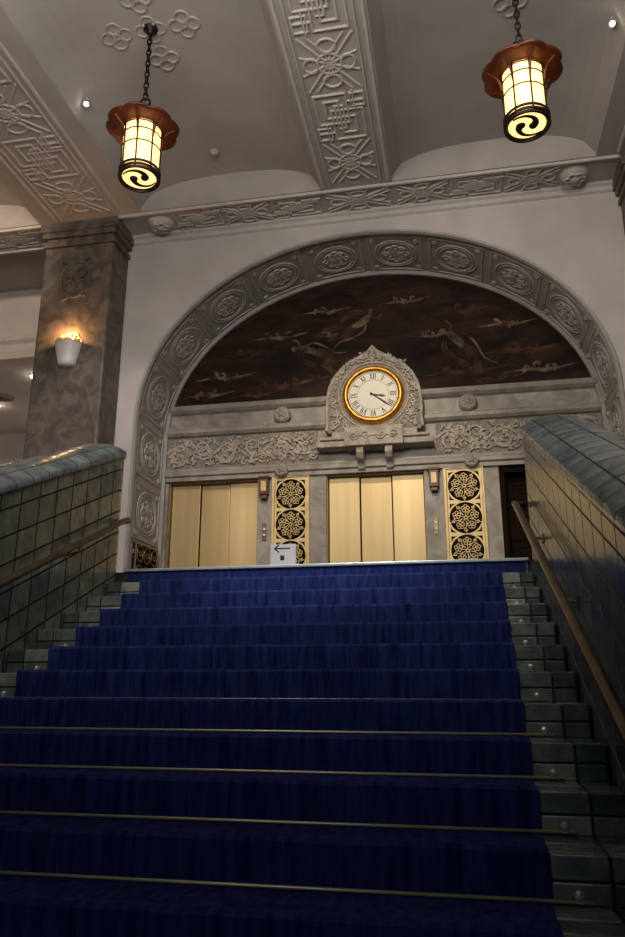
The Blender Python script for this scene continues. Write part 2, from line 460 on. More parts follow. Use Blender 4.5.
for (x, z) in ((-2.6, 5.68), (.33, 5.68), (-2.6, 4.75), (.33, 4.75)):
    q = 1 if z > 5 else .82
    g = lathe([(.0001, .10), (.05 * q, .09), (.06 * q, .06), (.10 * q, .075), (.13 * q, .05), (.14 * q, 0)], (x, YW - .06, z), 20, 'Y')
    th = thing('stone_rosette', (x, YW - .05, z), 'small round carved stone rosette on the lintel above the doors', 'rosette', group='lintel rosettes')
    part(th, 'disc', g, M_stone, smooth=True)
    pet = [(circ(x + .075 * q * cos(a), z + .075 * q * sin(a), .03, .03, 8), .018, True) for a in [i * pi / 3 for i in range(6)]]
    part(th, 'petal_carving', relief(pet, lambda s, t, d: (s, YW - .12 - d, t), .02), M_frieze)

# mural
zb = 5.95
pts = [p for p in arch_profile(-.03, 96) if p[1] > zb]
pts = [(CX - AR * .985, zb)] + pts + [(CX + AR * .985, zb)]
mur = thing('mural_painting', (CX, YW, zb), 'dark lunette mural with drifting clouds and robed flying figures', 'mural')
nn = len(pts)
Vm = [(x, YW - .02, z) for x, z in pts] + [(x, YW - .001, z) for x, z in pts]
Fm = [tuple(range(nn))] + [(i, (i + 1) % nn, nn + (i + 1) % nn, nn + i) for i in range(nn)]
part(mur, 'panel', (Vm, Fm), M_mural)
sA = []; sB = []
rnd = random.Random(12)
def cloud(x, z, s, lst):
    for k in range(4):
        cx_, cz_ = x + (k - 1.5) * .2 * s, z + .05 * s * sin(k * 2.1)
        lst.append((spiral(cx_, cz_, .12 * s, .6, rnd.random() * 6, 1 if k % 2 else -1), [.11 * s * (1 - j / 24) + .012 for j in range(23)]))
    lst.append(([(x - .85 * s, z - .1 * s), (x - .3 * s, z - .02), (x + .1 * s, z - .09 * s), (x + .4 * s, z - .06 * s), (x + .95 * s, z + .04 * s)], [.01, .10 * s, .13 * s, .1 * s, .01]))
def smooth_pts(p, m=5):
    out = []; n = len(p)
    for i in range(n - 1):
        p0, p1, p2, p3 = p[max(i - 1, 0)], p[i], p[i + 1], p[min(i + 2, n - 1)]
        for j in range(m):
            t = j / m
            out.append(tuple(0.5 * ((2 * p1[k]) + (-p0[k] + p2[k]) * t + (2 * p0[k] - 5 * p1[k] + 4 * p2[k] - p3[k]) * t * t + (-p0[k] + 3 * p1[k] - 3 * p2[k] + p3[k]) * t ** 3) for k in range(len(p1))))
    out.append(tuple(p[-1])); return out
def sst(pts, ws):
    q = smooth_pts([(a[0], a[1], w) for a, w in zip(pts, ws)])
    return ([(a[0], a[1]) for a in q], [max(.006, a[2]) for a in q])
def figure(x, z, s, ang, sk, ro):
    ca, sa = cos(ang), sin(ang)
    def q(a, b): return (x + s * (a * ca - b * sa), z + s * (a * sa + b * ca))
    sk.append((circ(*q(.42, .1), .04 * s, .045 * s, 10), .07 * s, True))
    sk.append(sst([q(.36, .06), q(.2, .0), q(0, -.02), q(-.15, .0)], [.08 * s, .19 * s, .17 * s, .12 * s]))
    ro.append(sst([q(-.1, .0), q(-.35, -.05), q(-.6, .03), q(-.85, .0)], [.16 * s, .26 * s, .18 * s, .02]))
    sk.append(sst([q(.25, .02), q(.42, -.12), q(.58, -.1)], [.07 * s, .055 * s, .02]))
    for (o1, o2) in ((.0, 0), (.09, .05)):
        ro.append(sst([q(.3, .05 + o1), q(.1, .26 + o1), q(-.2, .28 + o2), q(-.5, .16 + o1), q(-.8, .28 + o2), q(-1.1, .18)], [.02, .05 * s, .07 * s, .06 * s, .06 * s, .01]))
    sk.append(sst([q(.2, .0), q(.05, -.22), q(-.25, -.25), q(-.6, -.18), q(-.9, -.3)], [.02, .05 * s, .06 * s, .05 * s, .01]))
figure(-1.35, 7.2, .7, .5, sA, sB); figure(-2.15, 6.78, .65, 2.7, sA, sB); figure(.25, 6.72, .75, 2.2, sA, sB)
for (x, z, s) in ((-2.7, 6.25, .75), (-3.6, 6.45, .6), (.3, 6.25, .75), (1.15, 6.55, .8), (-2.7, 7.1, .55), (0.3, 7.3, .55), (-.2, 6.9, .4), (1.45, 6.2, .6),
                  (-3.2, 6.85, .5), (-1.9, 7.5, .45), (-.6, 7.55, .45), (1.0, 7.0, .5), (-3.9, 6.15, .5), (-2.0, 6.3, .4), (-1.9, 7.05, .35), (-3.1, 6.1, .5), (0.8, 6.1, .45)):
    cloud(x, z, s, sA if rnd.random() < .4 else sB)
fmm = lambda s, t, d: (s, YW - .02 - d, t)
part(mur, 'painted_drapery', relief(sB, fmm, .003), M_paintB)
part(mur, 'painted_figures', relief(sA, fmm, .0145), M_paintA)

# ------------------------------------------------------------------ clock
clk = thing('mounted_clock', (cx, YW - .1, 4.70), 'round gilt-rimmed roman-numeral clock in a carved ogee stone surround', 'clock')
def ogee(m=1.0):
    half = [(.70, 5.26), (.77, 5.30), (.75, 5.45), (.76, 5.65), (.75, 5.85), (.71, 6.05), (.63, 6.22), (.50, 6.37), (.34, 6.48), (.19, 6.56), (.09, 6.62), (0, 6.72)]
    o = [(cx + x * m, 5.26 + (z - 5.26) * m) for x, z in half]
    return o + [(2 * cx - x, z) for x, z in reversed(o[:-1])]
og = ogee()
def extr(poly, y0, y1):
    n = len(poly)
    V = [(x, y0, z) for x, z in poly] + [(x, y1, z) for x, z in poly]
    F = [tuple(range(n)), tuple(range(2 * n - 1, n - 1, -1))] + [(i, n + i, n + (i + 1) % n, (i + 1) % n) for i in range(n)]
    return V, F
part(clk, 'surround', extr(og, YW - .22, YW - .045), M_friezebg, bevel=.015)
st = [(ogee(.965)[1:-1], .06), (circ(cx, cz, .545, .545, 44), .03, True)]
rnd = random.Random(8)
for i in range(30):
    a = -.75 + i * (pi + 1.5) / 29
    st.append((spiral(cx + .63 * cos(a), cz + .02 + .64 * sin(a), .05, 1.1, a, 1 if i % 2 else -1, 12), .028))
for i in range(90):
    a = rnd.uniform(-.9, pi + .9); r_ = rnd.uniform(.58, .72); b_ = rnd.random() * 6
    if r_ > .69 and not (.6 < a < 2.5): r_ = .66
    px, pz = cx + r_ * cos(a), cz + r_ * sin(a)
    st.append(([(px, pz), (px + .03 * cos(b_), pz + .03 * sin(b_)), (px + .06 * cos(b_ + .5), pz + .06 * sin(b_ + .5))], [.015, .04, .006]))
for kx in (-1, 1):
    for (ox, oz, r_) in ((.60, 5.42, .08), (.44, 5.36, .06), (.66, 5.58, .05), (.3, 5.33, .05), (.16, 5.32, .04), (.12, 6.52, .045), (.5, 6.27, .04), (.64, 5.34, .035)):
        st.append((spiral(cx + kx * ox, oz, r_, 1.4, 1.0, kx, 16), .03))
st.append(([(cx, 6.44), (cx, 6.66)], [.08, .02]))
part(clk, 'surround_carving', relief(st, lambda s, t, d: (s, YW - .22 - d, t), .022, jit=.0006), M_frieze)
part(clk, 'base_shelf', merge(boxg(cx - .90, cx + .90, YW - .28, YW, 5.02, 5.12), boxg(cx - .84, cx + .84, YW - .32, YW, 5.12, 5.17),
     boxg(cx - .66, cx + .66, YW - .25, YW, 5.17, 5.27), boxg(cx - .45, cx + .45, YW - .36, YW, 5.0, 5.3)), M_frieze, bevel=.012)
st = []
for kx in (-1, 1):
    st.append((spiral(cx + kx * .3, 5.15, .07, 1.4, 0, kx, 16), .024)); st.append((spiral(cx + kx * .12, 5.15, .07, 1.4, pi, kx, 16), .024))
    st.append(([(cx + kx * .37, 5.15), (cx + kx * .05, 5.15)], .018))
st.append(([(cx - .06, 5.15), (cx + .06, 5.15)], .018))
part(clk, 'base_carving', relief(st, lambda s, t, d: (s, YW - .36 - d, t), .02), M_frieze)
for kx in (-1, 1):
    th_pts = [(YW - .30, 5.0), (YW - .33, 4.90), (YW - .26, 4.82), (YW - .14, 4.78), (YW - .1, 4.70), (YW, 4.66), (YW, 5.0)]
    x0 = cx + kx * .22 - .055
    V = [(x0, y, z) for y, z in th_pts] + [(x0 + .11, y, z) for y, z in th_pts]; n = len(th_pts)
    F = [tuple(range(n)), tuple(range(2 * n - 1, n - 1, -1))] + [(i, n + i, n + (i + 1) % n, (i + 1) % n) for i in range(n)]
    part(clk, 'scroll_bracket', (V, F), M_frieze, bevel=.01)
part(clk, 'rim', lathe([(.39, .0), (.39, .055), (.41, .08), (.44, .085), (.465, .06), (.48, .03), (.49, 0)], (cx, YW - .22, cz), 48, 'Y'), M_clockrim, smooth=True)
part(clk, 'dial', lathe([(.0001, .03), (.40, .03), (.40, 0)], (cx, YW - .22, cz), 48, 'Y'), M_face)
num = ['XII', 'I', 'II', 'III', 'IIII', 'V', 'VI', 'VII', 'VIII', 'IX', 'X', 'XI']
st = []
for i, s in enumerate(num):
    a = pi / 2 - i * pi / 6; h = .095; r = .31
    wd = {'I': .026, 'V': .056, 'X': .056}; tot = sum(wd[c] for c in s); x = -tot / 2
    def tr(u, v): return (cx + (r + v) * cos(a) + u * sin(a), cz + (r + v) * sin(a) - u * cos(a))
    for c in s:
        w = wd[c]; m = x + w / 2
        if c == 'I': st.append(([tr(m, -h / 2), tr(m, h / 2)], .014))
        if c == 'V': st += [([tr(m - .02, h / 2), tr(m, -h / 2)], .014), ([tr(m, -h / 2), tr(m + .02, h / 2)], .009)]
        if c == 'X': st += [([tr(m - .02, h / 2), tr(m + .02, -h / 2)], .014), ([tr(m - .02, -h / 2), tr(m + .02, h / 2)], .009)]
        x += w
st.append((circ(cx, cz, .372, .372, 48), .006, True)); st.append((circ(cx, cz, .245, .245, 48), .004, True))
fcl = lambda s, t, d: (s, YW - .25 - d, t)
part(clk, 'numerals', relief(st, fcl, .003, jit=.0001), M_black)
def hand(ang, l, w):
    return [([(cx - .05 * sin(ang), cz - .05 * cos(ang)), (cx + l * .3 * sin(ang), cz + l * .3 * cos(ang)), (cx + l * .75 * sin(ang), cz + l * .75 * cos(ang)), (cx + l * sin(ang), cz + l * cos(ang))], [w, w * .7, w * 1.3, .004])]
part(clk, 'hour_hand', relief(hand(radians(101), .2, .03), fcl, .01, .006), M_black)
part(clk, 'minute_hand', relief(hand(radians(128), .3, .022), fcl, .01, .018), M_black)

# ------------------------------------------------------------------ elevators
def elevator(i, x0, x1):
    d = thing('door_%d' % i, ((x0 + x1) / 2, YW + .12, LZ), 'satin gold three-panel elevator door in a marble surround', 'elevator door', kind=S)
    w = (x1 - x0 - .03) / 3
    for k in range(3):
        a = x0 + .015 + k * w; yy = YW + .14 + (.0, .035, .0)[k]
        part(d, 'panel', boxg(a + .007, a + w - .007, yy, yy + .03, LZ + .01, TOPZ - .02), M_gold, bevel=.008)
    part(d, 'backing', boxg(x0, x1, YW + .215, YW + .23, LZ, TOPZ), M_dark)
    part(d, 'frame', merge(boxg(x0, x0 + .015, YW + .04, YW + .24, LZ, TOPZ), boxg(x1 - .015, x1, YW + .04, YW + .24, LZ, TOPZ),
                           boxg(x0 + .015, x1 - .015, YW + .04, YW + .24, TOPZ - .02, TOPZ)), M_frame, bevel=.003)
elevator(1, *ops[0]); elevator(2, *ops[1])
d3 = thing('door_3', (1.47, YW + .25, LZ), 'double door darkened to read as a void in a marble surround', 'door', kind=S)
part(d3, 'frame', merge(boxg(.72, .80, YW + .02, YW + .3, LZ, TOPZ), boxg(2.14, 2.22, YW + .02, YW + .3, LZ, TOPZ), boxg(.8, 2.14, YW + .02, YW + .3, TOPZ - .1, TOPZ)), M_opening, bevel=.005)
for a, b in ((.8, 1.468), (1.472, 2.14)):
    part(d3, 'door_leaf', boxg(a, b, YW + .22, YW + .27, LZ + .01, TOPZ - .1), M_opening, bevel=.005)
    part(d3, 'leaf_moulding', relief([(rect(a + .1, LZ + .2, b - .1, LZ + .9), .03, True), (rect(a + .1, LZ + 1.0, b - .1, TOPZ - .25), .03, True)], lambda s, t, d: (s, YW + .22 - d, t), .015), M_opening)

# gilt grilles: gold plate with dark pierced medallions and fine tracery
def grille(x0, x1, z0, z1):
    g = thing('gilt_grille', ((x0 + x1) / 2, YW, z0), 'tall gilt wall panel pierced with a stack of round floral medallions', 'grille', group='gilt grilles beside the centre elevator')
    part(g, 'plate', boxg(x0, x1, YW - .02, YW - .001, z0, z1), M_goldg)
    fm = lambda s, t, d: (s, YW - .02 - d, t)
    part(g, 'frame', relief([(rect(x0 + .02, z0 + .02, x1 - .02, z1 - .02), .035, True)], fm, .025), M_goldg)
    st = []; xm = (x0 + x1) / 2; n = 4; zz0 = z0 + .05; h = (z1 - z0 - .10) / n
    hw = (x1 - x0) / 2 - .045; dg = []
    for k in range(n):
        zm = zz0 + (k + .5) * h; r = min(hw, h / 2) * .97
        V = [(xm, YW - .022, zm)] + [(x, YW - .022, z) for x, z in circ(xm, zm, r, r, 32)]
        dg.append((V, [(0, i + 1, (i + 1) % 32 + 1) for i in range(32)]))
        for kx in (-1, 1):
            for kz in (-1, 1):
                px, pz = xm + kx * (hw - .03), zm + kz * (h / 2 - .03)
                V = [(px, YW - .022, pz), (px - kx * .085, YW - .022, pz), (px - kx * .03, YW - .022, pz - kz * .03), (px, YW - .022, pz - kz * .085)]
                dg.append((V, [(0, 1, 2, 3)]))
        st.append((circ(xm, zm, r * .10, r * .10, 12), .02, True))
        # five blossoms with curling leaves between them
        for j in range(5):
            a = j * 2 * pi / 5 + pi / 2
            bx, bz = xm + r * .58 * cos(a), zm + r * .58 * sin(a)
            for q in range(5):
                b2 = a + q * 2 * pi / 5
                st.append((circ(bx + r * .15 * cos(b2), bz + r * .15 * sin(b2), r * .10, r * .10, 8), .013, True))
            st.append(([(xm + r * .1 * cos(a), zm + r * .1 * sin(a)), (xm + r * .38 * cos(a), zm + r * .38 * sin(a))], .013))
            b_ = a + pi / 5
            st.append((spiral(xm + r * .76 * cos(b_), zm + r * .76 * sin(b_), r * .14, 1.1, b_ + pi, 1, 12, .2), .014))
            st.append(([(xm + r * .18 * cos(b_), zm + r * .18 * sin(b_)), (xm + r * .40 * cos(b_ + .12), zm + r * .40 * sin(b_ + .12)), (xm + r * .62 * cos(b_), zm + r * .62 * sin(b_))], [.010, .024, .010]))
            st.append(([(xm + r * .72 * cos(b_), zm + r * .72 * sin(b_)), (xm + r * 1.0 * cos(b_), zm + r * 1.0 * sin(b_))], .012))
    part(g, 'pierced_openings', merge(*dg), M_dark)
    part(g, 'medallion_tracery', relief(st, lambda s, t, d: (s, YW - .0225 - d, t), .012, jit=.0002), M_goldg)
grille(-2.76, -2.16, LZ + .05, 4.67); grille(-.10, .50, LZ + .05, 4.67)

# vent grille on jamb
jg = thing('jamb_vent_grille', (CX - AR + .03, 10.38, LZ), 'dark bronze pierced vent at the foot of the arch jamb', 'vent')
jx = CX - AR + .06
part(jg, 'backing', boxg(jx - .04, jx, 10.0, 10.8, LZ + .06, LZ + .95), M_dark)
st = [(rect(10.0, LZ + .06, 10.8, LZ + .95), .05, True)]
for i in range(3):
    for j in range(3):
        st.append((circ(10.14 + j * .26, LZ + .22 + i * .29, .11, .12, 14), .018, True)); st.append((circ(10.14 + j * .26, LZ + .22 + i * .29, .04, .04, 8), .018, True))
part(jg, 'lattice', relief(st, lambda s, t, d: (jx + d, s, t), .015), M_bronze)

for x in (-2.88, -.24):
    l = thing('elevator_hall_lamp', (x, YW, 4.34), 'small wooden box lamp mounted on the marble pier', 'wall lamp', group='hall lamps by the elevators')
    part(l, 'housing', merge(boxg(x - .07, x + .07, YW - .12, YW, 4.36, 4.66), boxg(x - .09, x + .09, YW - .14, YW, 4.62, 4.66), boxg(x - .05, x + .05, YW - .1, YW, 4.30, 4.36)), M_wood, bevel=.01)
    part(l, 'lens', boxg(x - .04, x + .04, YW - .128, YW - .12, 4.42, 4.58), M_goldg)
    c = thing('elevator_call_panel', (x, YW, 3.55), 'narrow brass call-button plate on the marble pier', 'call button', group='elevator call panels')
    part(c, 'plate', boxg(x - .035, x + .035, YW - .015, YW, 3.65, 3.92), M_bronze, bevel=.004)
    part(c, 'button', lathe([(.0001, .012), (.018, .012), (.02, 0)], (x, YW - .015, 3.74), 14, 'Y'), M_white)
    part(c, 'button', lathe([(.0001, .012), (.018, .012), (.02, 0)], (x, YW - .015, 3.83), 14, 'Y'), M_white)

# ------------------------------------------------------------------ ceiling
XC = -1.12
BEAMS = [(-6.1, -4.42), (XC - .52, XC + .52), (2.18, 3.86)]
def vault(x0, x1, y0, y1, zlo=8.50, rise=.42, n=20):
    g = []
    for i in range(n + 1):
        u = -1 + 2 * i / n; z = zlo + rise * (1 - abs(u) ** 2.6) ** .5
        x = (x0 + x1) / 2 + u * (x1 - x0) / 2
        g.append((x, z))
    V = [(x, y0, z) for x, z in g] + [(x, y1, z) for x, z in g]
    F = [(i, i + 1, n + 2 + i, n + 1 + i) for i in range(n)]
    return V, F
cv = [vault(-9, BEAMS[0][0], -4, 9.1), vault(BEAMS[0][1], BEAMS[1][0], -4, 9.1), vault(BEAMS[1][1], BEAMS[2][0], -4, 9.1), vault(BEAMS[2][1], 7, -4, 9.1),
      boxg(-12, 7, 9.75, 11.2, 8.62, 8.7), boxg(-9.2, 7.2, -4, 11.3, 9.25, 9.35)]
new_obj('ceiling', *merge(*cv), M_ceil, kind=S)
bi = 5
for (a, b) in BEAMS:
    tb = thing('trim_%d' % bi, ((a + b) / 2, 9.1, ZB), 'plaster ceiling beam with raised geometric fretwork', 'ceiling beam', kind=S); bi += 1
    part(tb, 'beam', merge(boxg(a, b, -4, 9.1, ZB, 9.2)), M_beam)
    m = (a + b) / 2; hw = min((b - a) / 2, .6) - .05
    f2 = lambda s, t, d, m=m: (m + t, s, ZB - d)
    part(tb, 'edge_moulding', relief([([(-4, -hw), (9.05, -hw)], .05), ([(-4, hw), (9.05, hw)], .05), ([(-4, -hw + .1), (9.05, -hw + .1)], .022), ([(-4, hw - .1), (9.05, hw - .1)], .022)], f2, .028), M_relief)
    part(tb, 'fretwork', relief(fret_band(3.0, 9.0, (hw - .12) * 2, .026, .86, 'KL'), f2, .018), M_relief)
tb = thing('trim_%d' % bi, (CX, 9.4, ZB), 'plaster cross beam with raised geometric fretwork above the arch', 'ceiling beam', kind=S)
part(tb, 'beam', boxg(-12, 7, 9.1, 9.755, ZB, 9.2), M_beam)
f3 = lambda s, t, d: (s, 9.42 + t, ZB - d)
part(tb, 'edge_moulding', relief([([(-12, -.27), (7, -.27)], .05), ([(-12, .29), (7, .29)], .07)], f3, .035), M_relief)
st = fret_band(-4.0, XC - .55, .48, .026, .8, 'LK') + fret_band(XC + .55, 1.75, .48, .026, .8, 'KL') + fret_band(-9, -6.2, .48, .026, .8, 'LK') + fret_band(XC - .5, XC + .5, .48, .026, 1.0, 'K')
part(tb, 'fretwork', relief(st, f3, .02), M_relief)
for x in (CX - 3.09, CX + 3.09):
    g = lathe([(.0001, -.12), (.06, -.115), (.08, -.08), (.14, -.08), (.18, -.03), (.20, 0)], (x, 9.44, ZB), 20)
    part(tb, 'boss', g, M_relief, smooth=True)
    ps = [(circ(x + .09 * cos(a), 9.44 + .09 * sin(a), .045, .045, 8), .025, True) for a in [i * pi / 3 for i in range(6)]]
    part(tb, 'boss_petals', relief(ps, lambda s, t, d: (s, t, ZB - .075 - d), .03), M_relief)
mould('trim_9', [(0, 8.30), (.04, 8.32), (.05, 8.38), (.09, 8.40), (.10, 8.44), (0, 8.44)], -4.9, 2.6, YA, M_relief)

# ceiling roses around the lantern chains
LX = (XC - 2.06, XC + 2.06); LY = 6.45
def vz(x):
    for a, b in ((BEAMS[0][1], BEAMS[1][0]), (BEAMS[1][1], BEAMS[2][0])):
        if a <= x <= b:
            u = (x - (a + b) / 2) / ((b - a) / 2); return 8.50 + .42 * (1 - abs(u) ** 2.6) ** .5
    return 8.9
for xc in LX:
    r = thing('ceiling_rose', (xc, LY, vz(xc)), 'raised plaster quatrefoil rosettes around the lantern chain', 'ceiling rose', group='ceiling roses')
    st = []
    for (ox, oy) in ((0, 0), (-.42, 0), (.42, 0), (0, -.42), (0, .42)):
        for k in range(4):
            a = k * pi / 2
            st.append((circ(xc + ox + .1 * cos(a), LY + oy + .1 * sin(a), .08, .08, 12), .024, True))
        st.append((circ(xc + ox, LY + oy, .04, .04, 8), .025, True))
    part(r, 'rosettes', relief(st, lambda s, t, d: (s, t, vz(s) - d), .016), M_beam)

# ------------------------------------------------------------------ lanterns
def lantern(x, y, zbot, label):
    L_ = thing('hanging_lantern', (x, y, zbot), label, 'lantern', group='hanging lanterns')
    c = (x, y, zbot)
    H = .64; r = .205; n = 8
    # low wide brim with an upturned lobed edge
    pr = [(.0001, H + .34), (.035, H + .31), (.04, H + .24), (.08, H + .20), (.15, H + .15), (.22, H + .11), (.28, H + .075), (.34, H + .055), (.385, H + .05), (.395, H + .035), (.38, H + .02), (.32, H + .015), (.24, H + .005), (.0001, H + .005)]
    V, F = lathe(pr, c, 64)
    V2 = []
    for (vx, vy, vz_) in V:
        dx, dy = vx - x, vy - y; rr_ = math.hypot(dx, dy); a = atan2(dy, dx)
        k = 1 + (.09 * (abs(cos(4 * (a - .2))) ** .6 - .6) if rr_ > .30 else 0)
        V2.append((x + dx * k, y + dy * k, vz_))
    part(L_, 'cap', (V2, F), M_copper, smooth=True)
    part(L_, 'glass', lathe([(.0001, .03), (r - .02, .03), (r - .01, .05), (r, H), (r, H + .01)], c, 32), M_glass, smooth=True)
    g = []
    for i in range(n):
        a = 2 * pi * i / n + .2; ca, sa = cos(a), sin(a)
        g.append(tube([(x + (r + .010) * ca, y + (r + .010) * sa, zbot + .02), (x + (r + .010) * ca, y + (r + .010) * sa, zbot + H)], .009, 6))
    for h in (.0, .045, .09, H * .55, H * .80, H - .03):
        g.append(tube([(x + (r + .010) * cos(2 * pi * k / 32), y + (r + .010) * sin(2 * pi * k / 32), zbot + h + .015) for k in range(32)], .015 if h < .1 else .007, 6, True))
    part(L_, 'frame', merge(*g), M_iron)
    for i in range(n):
        a = 2 * pi * i / n + .2; ca, sa = cos(a), sin(a)
        pts = []
        for (rr_, h) in ((r + .02, H * .70), (r + .03, H * .82), (r + .055, H * .91), (r + .10, H * .97), (r + .15, H + .015)):
            pts.append((x + rr_ * ca, y + rr_ * sa, zbot + h))
        part(L_, 'bracket', tube(pts, [.008, .012, .014, .014, .010], 6), M_copper)
    st = [(circ(x, y, r + .0, r + .0, 32), .045, True)]
    for k in (0, 1):
        a0 = k * pi + .6
        pts = []; ww = []
        for i in range(18):
            t = i / 17; a = a0 + t * 2.7; rr_ = (r - .03) * (1 - t * .66)
            pts.append((x + rr_ * cos(a), y + rr_ * sin(a)))
            ww.append(.010 + .090 * (t ** 1.5))
        st.append((pts, ww)); st.append((circ(*pts[-1], .022, .022, 10), .045, True))
    part(L_, 'swirl_grille', relief(st, lambda s, t, d: (s, t, zbot + .03 - d), .015), M_iron)
    ztop = vz(x); g = []; i = 0
    g.append(tube([(x + .06 * cos(2 * pi * k / 16), y, zbot + H + .39 + .06 * sin(2 * pi * k / 16)) for k in range(16)], .013, 6, True))
    z = zbot + H + .43
    while z < ztop - .06:
        pts = []
        for k in range(14):
            a = 2 * pi * k / 14; u = .026 * cos(a); h = .052 * sin(a)
            pts.append((x + (u if i % 2 == 0 else 0), y + (0 if i % 2 == 0 else u), z + .045 + h))
        g.append(tube(pts, .010, 5, True)); z += .078; i += 1
    part(L_, 'chain', merge(*g), M_iron)
    part(L_, 'ceiling_hook', lathe([(.0001, -.09), (.03, -.08), (.035, -.04), (.08, -.02), (.09, 0)], (x, y, ztop), 16), M_iron, smooth=True)
lantern(LX[0], LY, 6.84, 'round copper lantern glowing amber, hanging on an iron chain')
lantern(LX[1], LY, 6.86, 'round copper lantern glowing amber, hanging on an iron chain')

def spotfix(x, y, z, aim):
    s = thing('ceiling_spotlight', (x, y, z), 'small ceiling spotlight switched on', 'spotlight', group='ceiling spotlights')
    part(s, 'base', lathe([(.0001, -.02), (.035, -.02), (.04, 0)], (x, y, z), 16), M_beam)
    A = Vector(aim).normalized(); p = Vector((x, y, z - .06))
    part(s, 'housing', tube([p - A * .05, p - A * .035, p + A * .035, p + A * .055], [.02, .03, .034, .037], 14), M_beam, smooth=False)
    part(s, 'bulb', sphere(tuple(p + A * .052), .026, 12, 8), M_bulb)
spotfix(-4.30, 7.10, vz(-4.30), (.3, -.6, -.7))
spotfix(2.06, 7.1, vz(2.06), (-.4, -.6, -.7))
dt = thing('smoke_detector', (-3.1, 8.6, vz(-3.1)), 'small round ceiling detector', 'detector')
part(dt, 'body', lathe([(.0001, -.06), (.03, -.06), (.05, -.03), (.07, -.02), (.07, .01)], (-3.1, 8.6, vz(-3.1)), 16), M_ceil)

# ------------------------------------------------------------------ pillars
def pillar(x0, x1, nm, lab, sc=1):
    p = thing(nm, ((x0 + x1) / 2, 9.6, LZ), lab, 'pillar', group='stone pillars')
    y0, y1 = 9.2, 9.75
    part(p, 'plinth', boxg(x0 - .06, x1 + .06, y0 - .06, y1, LZ, LZ + .3), M_pillar, bevel=.02)
    part(p, 'shaft', boxg(x0, x1, y0, y1, LZ + .3, 8.05), M_pillar, bevel=.03)
    part(p, 'capital', merge(boxg(x0 - .03, x1 + .03, y0 - .03, y1, 8.05, 8.12), boxg(x0 + .01, x1 - .01, y0, y1, 8.12, 8.2), boxg(x0 - .05, x1 + .05, y0 - .05, y1, 8.2, 8.29), boxg(x0 - .08, x1 + .08, y0 - .08, y1, 8.29, ZB)), M_pillar, bevel=.012)
    xm = (x0 + x1) / 2; zm = 7.45
    st = [(circ(xm, zm, .24, .3, 24), .04, True), (circ(xm, zm, .07, .07, 12), .05, True)]
    for k in range(4):
        a = pi / 4 + k * pi / 2
        st.append((circ(xm + .13 * cos(a), zm + .15 * sin(a), .08, .08, 12), .03, True))
        st.append((spiral(xm + .24 * cos(a), zm + .38 * sin(a), .08, 1.1, a), .03))
    part(p, 'carved_medallion', relief(st, lambda s, t, d: (s, y0 - d, t), .025), M_pillar)
    return p
pillar(-6.02, -4.88, 'stone_pillar', 'square brown-grey stone pillar carrying a lit wall sconce')
pillar(2.58, 3.72, 'stone_pillar', 'square brown-grey stone pillar beside the arch')

# sconce
sx, sz, sy = -5.46, 6.02, 9.2
sc_ = thing('wall_sconce', (sx, sy, sz), 'white tapered wall sconce with scalloped gilt rim, glowing amber', 'wall lamp')
V = []; F = []; n = 16
for (r, h) in ((.02, -.02), (.11, -.01), (.135, .02), (.145, .06), (.20, .30), (.21, .32), (.19, .32), (.13, .1)):
    for i in range(n + 1):
        a = -pi * i / n; V.append((sx + r * cos(a), sy + r * .9 * sin(a), sz + h))
for k in range(7):
    for i in range(n): F.append((k * (n + 1) + i, (k + 1) * (n + 1) + i, (k + 1) * (n + 1) + i + 1, k * (n + 1) + i + 1))
part(sc_, 'bowl', (V, F), M_shade, smooth=True)
V = []; F = []; n = 48
for i in range(n + 1):
    a = -pi * i / n; hh = .03 + .035 * abs(sin(a * 4))
    V += [(sx + .20 * cos(a), sy + .18 * sin(a), sz + .32), (sx + .205 * cos(a), sy + .185 * sin(a), sz + .32 + hh)]
for i in range(n): F.append((2 * i, 2 * i + 2, 2 * i + 3, 2 * i + 1))
part(sc_, 'scalloped_rim', (V, F), M_goldg)
part(sc_, 'bulb', sphere((sx, sy - .08, sz + .34), .045), M_warm)
fan = [(pi - pi * i / 32) for i in range(33)]
part(sc_, 'back_fan', extr([(sx - .19, sz + .32)] + [(sx + (.20 + .02 * abs(sin(5 * a))) * cos(a), sz + .32 + (.20 + .02 * abs(sin(5 * a))) * sin(a)) for a in fan] + [(sx + .19, sz + .32)], sy - .012, sy), M_goldg)
part(sc_, 'fan_ribs', relief([([(sx + .04 * cos(a), sz + .32 + .04 * sin(a)), (sx + .19 * cos(a), sz + .32 + .19 * sin(a))], [.008, .03]) for a in [pi * (i + .5) / 9 for i in range(9)]], lambda s, t, d: (s, sy - .012 - d, t), .012), M_copper)

